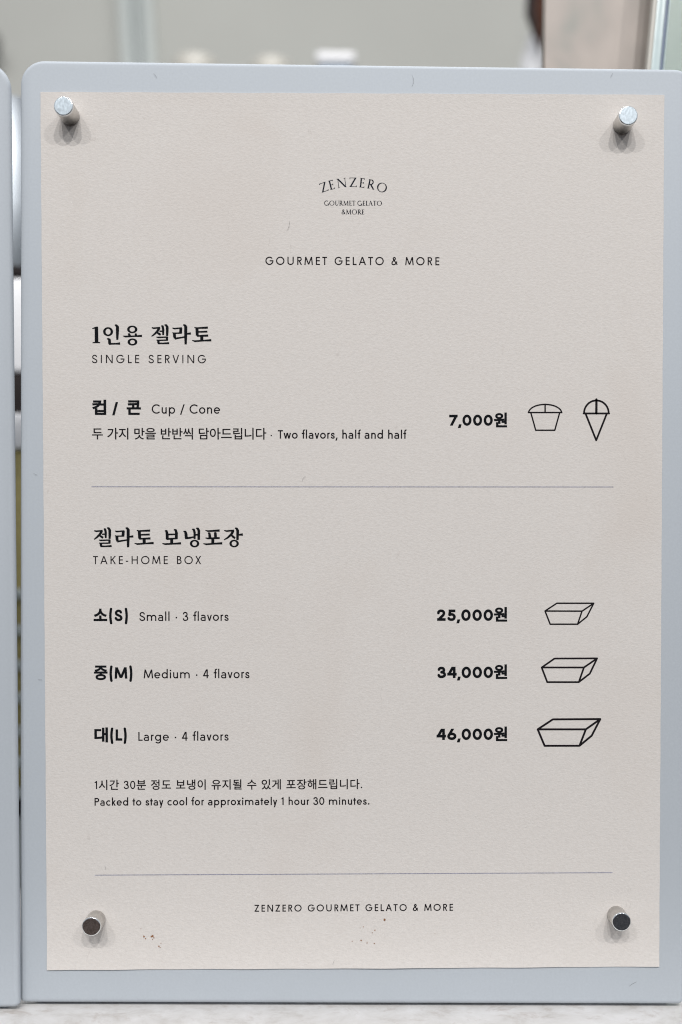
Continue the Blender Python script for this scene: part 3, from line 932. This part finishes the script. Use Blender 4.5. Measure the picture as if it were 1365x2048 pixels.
K1, K2, K3 = 21.885/1365*10.5/10.5, 23.67/1365, 30.5/1365
K1 = 21.89/1365; K2 = 23.67/1365; K3 = 30.5/1365
brush_heading('heading', [(ONE, -89.92, 72.52, K1), (IN_, -89.92, 72.52, K1), (YONG, -89.92, 72.52, K1),
                          (JEL, -69.74, 72.72, K2), (RA, -69.74, 72.72, K2), (TO, -69.74, 72.72, K2)], INK, sheet)
text('subheading', 'SINGLE SERVING', -88.38, -49.95, 57.99, 2.80, .13, INK_THIN, sheet, space=.5)
korean_fit('item_name', '컵', -88.41, -83.65, 40.55, 45.70, INK, sheet, .036)
text('item_name', '/', -81.70, -78.71, 40.9, 4.0, .20, INK, sheet)
korean_fit('item_name', '콘', -76.79, -71.94, 40.56, 45.50, INK, sheet, .036)
text('item_name', 'Cup / Cone', -68.33, -45.22, 41.02, 3.12, .138, INK_THIN, sheet)
korean('description', '두 가지 맛을 반반씩 담아드립니다', -88.46, -29.61, 32.66, 4.27, INK_THIN, sheet, .013)
text('description', '·', -28.2, -27.5, 32.61, 2.88, .125, INK_THIN, sheet)
text('description', 'Two flavors, half and half', -25.73, 17.82, 32.61, 2.88, .152, INK_THIN, sheet)
text('price', '7,000', 32.38, 47.20, 37.03, 3.70, .24, INK, sheet)
korean_fit('price_unit', '원', 47.58, 52.09, 36.45, 41.50, INK, sheet, .036)

line_icon('cup_icon', [[(59.3, 41.5), (70.7, 41.5)], [(60.15, 41.4), (61.82, 35.5), (68.31, 35.5), (69.95, 41.4)], [(65.0, 41.5), (65.0, 44.3)]],
          .50, INK_THIN, sheet, [(65.0, 41.3, 5.65, 2.95, 0, 180)])
line_icon('cone_icon', [[(78.1, 41.2), (86.8, 41.2)], [(78.8, 41.1), (82.45, 32.1), (86.0, 41.1)]],
          .64, INK_THIN, sheet, [(82.46, 41.3, 4.2, 4.3, 0, 180)])
line_icon('cone_icon', [[(82.46, 41.2), (82.46, 45.95)]], .8, INK_THIN, sheet)
def rule(x0, z0, x1, z1):
    put_ink('divider_line', [(x0, z0-.145), (x1, z1-.145), (x1, z1+.145), (x0, z0+.145)], [(0, 1, 2), (0, 2, 3)], INK_LINE, sheet)
rule(-88.77, 16.33, 88.41, 16.25)

H2 = (-89.52, 4.25)
brush_heading('heading', [(JEL, *H2, K2), (RA, *H2, K2), (TO, *H2, K2),
                          (BO, -66.70, 4.24, K3), (NAENG, -66.70, 4.24, K3), (PO, -66.70, 4.24, K3), (JANG, -66.70, 4.24, K3)], INK, sheet)
text('subheading', 'TAKE-HOME BOX', -88.43, -51.85, -9.87, 2.75, .13, INK_THIN, sheet, space=.5)

for ch, z0, z1, lat, lx0, lx1, lz, nm, nx0, nx1, nz, pr, px0, px1, pz_, ux0, ux1, uz, dl in (
        ('소', -29.20, -24.95, '(S)', -83.11, -76.75, -29.19, 'Small · 3 flavors', -72.92, -42.59, -29.16, '25,000', 28.25, 47.43, -29.29, 47.67, 52.28, -29.6, .040),
        ('중', -49.28, -44.30, '(M)', -83.12, -75.32, -48.80, 'Medium · 4 flavors', -71.53, -35.57, -48.72, '34,000', 28.42, 47.47, -48.84, 47.71, 52.33, -49.21, .034),
        ('대', -70.55, -65.39, '(L)', -83.00, -77.38, -69.97, 'Large · 4 flavors', -73.45, -42.74, -70.03, '46,000', 28.18, 47.52, -70.04, 47.76, 52.39, -70.5, .036)):
    korean_fit('item_name', ch, -88.38, -83.75, z0, z1, INK, sheet, dl)
    text('item_name', lat, lx0, lx1, lz, 3.88, .215, INK, sheet)
    text('item_name', nm, nx0, nx1, nz, 3.02, .138, INK_THIN, sheet, space=.44)
    text('price', pr, px0, px1, pz_, 3.86, .24, INK, sheet)
    korean_fit('price_unit', '원', ux0, ux1, uz, uz+5.02, INK, sheet, .036)

for A, B, C_, D, E_, F_, G_, lw in (
        ((65.2, -25.99), (69.21, -23.34), (81.85, -23.36), (77.84, -26.05), (66.97, -30.5), (76.36, -30.51), (79.51, -27.96), .52),
        ((64.11, -45.29), (68.52, -42.23), (83.09, -42.21), (78.58, -45.32), (66.04, -50.31), (76.84, -50.34), (80.6, -47.43), .62),
        ((62.82, -66.49), (67.99, -63.08), (84.28, -63.03), (79.32, -66.54), (65.2, -72.14), (77.18, -72.17), (81.34, -68.71), .70)):
    line_icon('box_icon', [[A, B, C_, D, A], [A, E_, F_, D], [F_, G_, C_]], lw, INK_THIN, sheet)

korean('note_text', '1시간 30분 정도 보냉이 유지될 수 있게 포장해드립니다.', -88.42, 2.79, -86.50, 3.80, INK_THIN, sheet, .014, fig_w=.14)
text('note_text', 'Packed to stay cool for approximately 1 hour 30 minutes.', -88.46, 5.27, -92.18, 2.66, .155, INK_THIN, sheet)
rule(-88.56, -116.01, 88.7, -115.95)
text('footer', 'ZENZERO GOURMET GELATO & MORE', -34.11, 33.91, -128.87, 2.40, .155, INK_THIN, sheet, space=.42)

# dried brown splashes near the lower edge
def splash(cx, cz, r_):
    n = random.randint(7, 10)
    return [(cx+r_*random.uniform(.5, 1.3)*math.cos(2*math.pi*k/n), cz+r_*random.uniform(.5, 1.3)*math.sin(2*math.pi*k/n)) for k in range(n)]
def stain(spots):
    V, F = [], []
    for x, z, r_ in spots:
        v, f = union_mesh([ccw(splash(x, z, r_*1.5))])
        add(V, F, v, f, lambda a_, b_: (a_, b_))
    put_ink('brown_stain', V, F, STAIN, sheet).location.y = -.00012
stain([(-71.9, -137.2, .25), (-71.4, -137.9, .14), (-69.4, -137.2, .22), (-68.9, -137.0, .26), (-68.5, -137.6, .16), (-69.0, -138.2, .1),
       (-66.8, -140.6, .22), (-66.4, -141.0, .14), (-66.1, -139.5, .1), (-72.9, -134.5, .09)])
stain([(10.4, -131.8, .24), (7.1, -135.4, .17), (-.7, -139.2, .13), (2.4, -138.9, .2), (4.4, -139.8, .14), (6.9, -140.0, .15),
       (3.1, -134.2, .1), (2.0, -134.6, .08), (6.2, -136.3, .1), (27.7, -136.6, .09), (-1.0, -145.0, .08)])

# ------------------------------------------------------------------ magnets
def magnet(x, z, face, label, L=8.0, tilt=(0, 0)):
    """short steel cylinder standing on the sheet: x, z on the sheet in mm"""
    p = sheet.matrix_basis @ Vector((x*MM, -.00028, z*MM))
    root = empty('magnet', p, (R(tilt[0]), 0, R(tilt[1])))
    tag(root, label, 'magnet', 'steel cylinder magnets pinning the menu sheet')
    r_ = 3.17*MM; h = L*MM
    lathe('magnet_body', [(r_*.97, 0), (r_, .00015), (r_, h-.0007)], STEEL, root, 56, 'Y')
    lathe('magnet_rim', [(r_, h-.00069), (r_, h-.00035), (r_*.975, h-.00012), (r_*.93, h-.00001)], RIM, root, 56, 'Y', ang=60)
    lathe('magnet_face', [(r_*.90, h-.0003), (r_*.905, h+.00001), (r_*.89, h+.00002)], face, root, 56, 'Y', ang=5)
bpy.context.view_layer.update()
magnet(-95.09, 140.5, FACE, 'pale-faced steel magnet in the upper left corner of the menu sheet', 8.6, (.8, -.6))
magnet(90.79, 138.3, FACE, 'pale-faced steel magnet in the upper right corner of the menu sheet', 8.2, (.3, -.6))
magnet(-88.12, -131.19, FACE_BROWN_REFL, 'steel magnet with a dark brown reflection coloured into its face in the lower left corner', 7.4)
magnet(90.06, -130.54, FACE_BLACK_REFL, 'steel magnet with a black reflection coloured into its face in the lower right corner', 7.4)

# ------------------------------------------------------------------ lint on the board and sheet
def lint(x, z, L, ang, y=-.00025):
    n = 7; r_ = .03*MM
    pts = []
    t = R(ang); cx, cz = x*MM, ZC+z*MM
    bend = random.uniform(-1, 1)
    for k in range(n):
        pts.append(Vector((cx, y-.0002*math.sin(math.pi*k/(n-1)), cz)))
        cx += L*MM/(n-1)*math.cos(t); cz += L*MM/(n-1)*math.sin(t)
        t += bend*.25
    V, F = [], []
    for k, p in enumerate(pts):
        d = (pts[min(k+1, n-1)]-pts[max(k-1, 0)]).normalized()
        u = d.cross(Vector((0, 1, 0))).normalized(); v_ = Vector((0, 1, 0))
        rr = r_*(1 if 0 < k < n-1 else .4)
        for j in range(5):
            a_ = 2*math.pi*j/5
            V.append(p+u*rr*math.cos(a_)+v_*rr*math.sin(a_))
    for k in range(n-1):
        for j in range(5):
            F.append((k*5+j, k*5+(j+1) % 5, (k+1)*5+(j+1) % 5, (k+1)*5+j))
    F.append((4, 3, 2, 1, 0)); F.append(tuple((n-1)*5+j for j in range(5)))
    return tag(mesh_obj('lint_fibre', V, F, LINT, smooth=True), 'tiny dark hair-like fibre clinging to the sign or its sheet', 'lint',
               'tiny dark fibres stuck to the sign')
for x, z, L, ang, y in ((18.3, 151.0, 4.2, 62, -.0002), (-68.5, 154.4, 2.0, -55, -.0002), (85.4, 155.0, 1.7, 60, -.0002),
                        (96.0, -154.6, 3.2, 45, -.0002), (-6.0, -147.0, 1.6, 80, -.0009), (-22.6, 105.5, 3.4, -82, -.0005),
                        (-17.6, 18.0, 2.2, 88, -.0005), (-84.0, -114.9, 1.5, 60, -.0005),
                        (-107.0, -50.0, 1.6, 10, -.0002), (-108.5, 20.0, 1.4, -40, -.0002)):
    lint(x, z, L, ang, y)

# ------------------------------------------------------------------ what stands behind, seen through the gap between the boards
def zr(v): return ZC+v*MM       # height given from the sheet's centre
# the sight line through the gap passes x = -137 mm at y = 72 mm
GD, GX = .50, -.0034+(30-715)/2162*.50      # distance from the camera of the things in the gap, and where the sight line is
def gz(y, D=GD): return zr(-6.7+(1110-y)/2162*D*1000)
rk = empty('olive_rack', (GX, GD-.368, 0))
tag(rk, 'olive rack with pale grey-green bars, seen through the gap between the boards', 'rack')
box('panel', -.022, .020, 0, .05, gz(1605), gz(906), OLIVE, rk, .001)
box('top_cap', -.024, .022, -.003, .053, gz(906)+.0002, gz(836), WHITE, rk, .001)
for yv in (1193, 1265, 1335, 1400, 1466, 1528, 1590):
    zz = gz(yv)
    box('bar', -.024, .022, -.005, -.0004, zz-.0024, zz+.0024, BARM, rk, .0012)
box('base', -.021, .019, .001, .05, gz(1640), gz(1605)-.0002, BLACKP, rk, .001)
box('plinth', -.03, .028, -.002, .056, ZT, gz(1640)-.0002, BARM, rk, .001)
dv = empty('scale_box', (GX-.002, GD-.362, gz(836)+.0001))
tag(dv, 'white box with a dark lower band standing on the olive rack', 'box')
box('dark_band', -.016, .016, 0, .03, 0, gz(752)-gz(836), BLACKP, dv, .0012)
box('white_body', -.017, .017, -.001, .031, gz(752)-gz(836)+.0002, gz(560)-gz(836), WHITE, dv, .003)
ct = empty('steel_pitcher', (GX-.002, GD-.345, gz(560)+.0001))
tag(ct, 'polished steel pitcher on the white box, glimpsed through the upper gap', 'pitcher')
lathe('pitcher_body', [(.012, 0), (.015, .002), (.018, .015), (.019, .035), (.0175, .06), (.0155, .075), (.0165, .084)], CHROME, ct)
lathe('pitcher_collar', [(.0195, .001), (.0195, .005)], BLACKP, ct)

# ------------------------------------------------------------------ blurred background above the board
tr = empty('wall_trim', (0, .93, 0))
tag(tr, 'pale upright trim with a dark seam on the far wall', 'trim')
def lean_strip(name, x0, x1, m, y0, y1):
    z0, z1, sl = 0.0, 1.6, -.06
    V = [(x0+sl*(z-.7)+d, y, z) for z in (z0, z1) for y in (y0, y1) for d in (0, x1-x0)]
    F = [(0, 1, 5, 4), (1, 3, 7, 5), (3, 2, 6, 7), (2, 0, 4, 6), (4, 5, 7, 6), (0, 2, 3, 1)]
    return mesh_obj(name, V, F, m, tr)
def X(px_, D): return -.0034+(px_-715)/2162*D
D = 1.3
lean_strip('left_stile', X(279, D), X(301, D), TRIM, 0, .02)
lean_strip('seam', X(301.3, D), X(314, D), DARKGAP, .004, .02)
lean_strip('right_stile', X(314.3, D), X(334, D), TRIM, 0, .02)
kb = empty('wall_knob', (X(-2, 1.28), .95, zr(0)+.588))
tag(kb, 'dark round knob on the far wall at the left edge', 'knob')
lathe('knob_stem', [(.005, 0), (.005, .02)], BLACKP, kb, 24, 'Y')
lathe('knob_head', [(.006, .0201), (.014, .024), (.016, .032), (.011, .04)], BLACKP, kb, 32, 'Y')

# back shelf (its top is hidden behind the board) with three tubs and a bottle on it
sh = empty('back_shelf', (0, .30, 0))
tag(sh, 'low shelf unit hidden behind the board carrying tubs and a bottle', 'shelf')
SH = zr(150)
box('shelf_board', -.135, .17, 0, .10, SH-.015, SH, WHITE, sh, .001)
box('side_panel', -.134, -.12, .005, .095, ZT, SH-.0152, WHITE, sh, .001)
box('side_panel', .155, .169, .005, .095, ZT, SH-.0152, WHITE, sh, .001)
def tub(px_, D, ztop, r_, m, lidm, label):
    t = empty('tub', (X(px_, D), D-.368, SH))
    tag(t, label, 'tub', 'blurred tubs whose lids show over the board')
    h = ztop-SH
    lathe('tub_body', [(r_*.82, 0), (r_*.95, h-.012)], m, t)
    lathe('tub_lid', [(r_*.96, h-.0118), (r_, h-.010), (r_, h-.002), (r_*.93, h)], lidm, t)
tub(415, .72, zr(316.5), .015, CREAM, CREAM, 'cream tub whose lid barely rises over the board, leftmost of three')
tub(565, .72, zr(316), .0135, CREAM, CREAM, 'small cream tub in the middle, between two other tubs')
t3 = empty('tub', (X(692, .70), .335, SH))
tag(t3, 'square white tub with a blue-grey body, right of the cream tubs', 'tub', 'blurred tubs whose lids show over the board')
box('tub_body', -.0105, .0105, -.010, .010, 0, zr(304.5)-SH, BLUEB, t3, .002)
box('tub_lid', -.0125, .0125, -.012, .012, zr(304.7)-SH, zr(311.5)-SH, WHITE, t3, .002)
bt = empty('white_bottle', (X(1094, .68), .32, SH))
tag(bt, 'white round-shouldered bottle beside the tan panel', 'bottle')
hb = zr(321)-SH
lathe('bottle_body', [(.0095, 0), (.0105, .003), (.0105, hb-.022), (.0095, hb-.014), (.0065, hb-.006)], WHITE, bt)
lathe('bottle_cap', [(.006, hb-.0059), (.006, hb), (.004, hb+.001)], WHITE, bt)

# dark tapering spatula hanging point down above the bottle, from a rail over the picture
sp = empty('hanging_spatula', (X(1098, .66), .295, zr(318-18)))
sp.scale = (.76, .76, .76)
tag(sp, 'dark brown pointed spatula hanging over the white bottle', 'spatula')
def prism(name, pts, y0, y1, m, parent):
    n = len(pts)
    V = [(x, y0, z) for x, z in pts]+[(x, y1, z) for x, z in pts]
    F = [tuple(range(n)), tuple(range(2*n-1, n-1, -1))]+[(i, i+n, (i+1) % n+n, (i+1) % n) for i in range(n)]
    return mesh_obj(name, V, F, m, parent)
prism('blade', [(.001, 0), (.006, .02), (.008, .06), (.006, .085), (-.002, .085), (-.004, .03)], 0, .004, BROWN, sp)
prism('blade_edge', [(.0008, -.0008), (-.0045, .03), (-.0025, .085), (-.0095, .085), (-.0115, .03)], .0005, .0035, BLACKP, sp)
prism('handle', [(-.002, .0852), (.003, .0852), (.003, .2), (-.002, .2)], .0002, .0038, BROWN, sp)
rl = empty('hanging_rail', (X(1101, .50), .134, zr(226.5+.199*760)))
tag(rl, 'thin steel rail above the picture carrying the spatula', 'rail')
lathe('rail_bar', [(.003, -.3), (.003, .6)], CHROME, rl, 24).rotation_euler = (0, R(90), 0)

# tan board behind, and the leaning glass partition at the right edge
tp = box('tan_panel', X(1106, .423), X(1106, .423)+.10, .056, .062, ZT, zr(330), TAN, bev=.0006)
tag(tp, 'mottled pinkish-tan panel behind the upper right of the board', 'panel')
gp = empty('glass_partition', (X(1301, .408)-.0006, .040, 0), (0, R(4.6), 0))
tag(gp, 'leaning greenish glass partition with pale cut edge, behind the upper right corner', 'glass partition')
# pivot so that the lean passes through the right place at the height of the board's top
zt = .345
gp.location.x = X(1313, .408)-math.tan(R(4.6))*zt
def strip(name, x0, x1, y0, y1, m): return box(name, x0*MM, x1*MM, y0*MM, y1*MM, ZT, .62, m, gp, .0002)
strip('cream_strip', 0, 1.5, 0, 4, CREAM)
strip('glass_edge', 1.55, 4.8, .5, 7, EDGE)
strip('seal', 4.85, 6.2, 1.2, 8, SEAL)
strip('edge_bead', 6.25, 6.7, .8, 8, EDGE)
strip('pane', 6.75, 130, 2, 8, PANE)
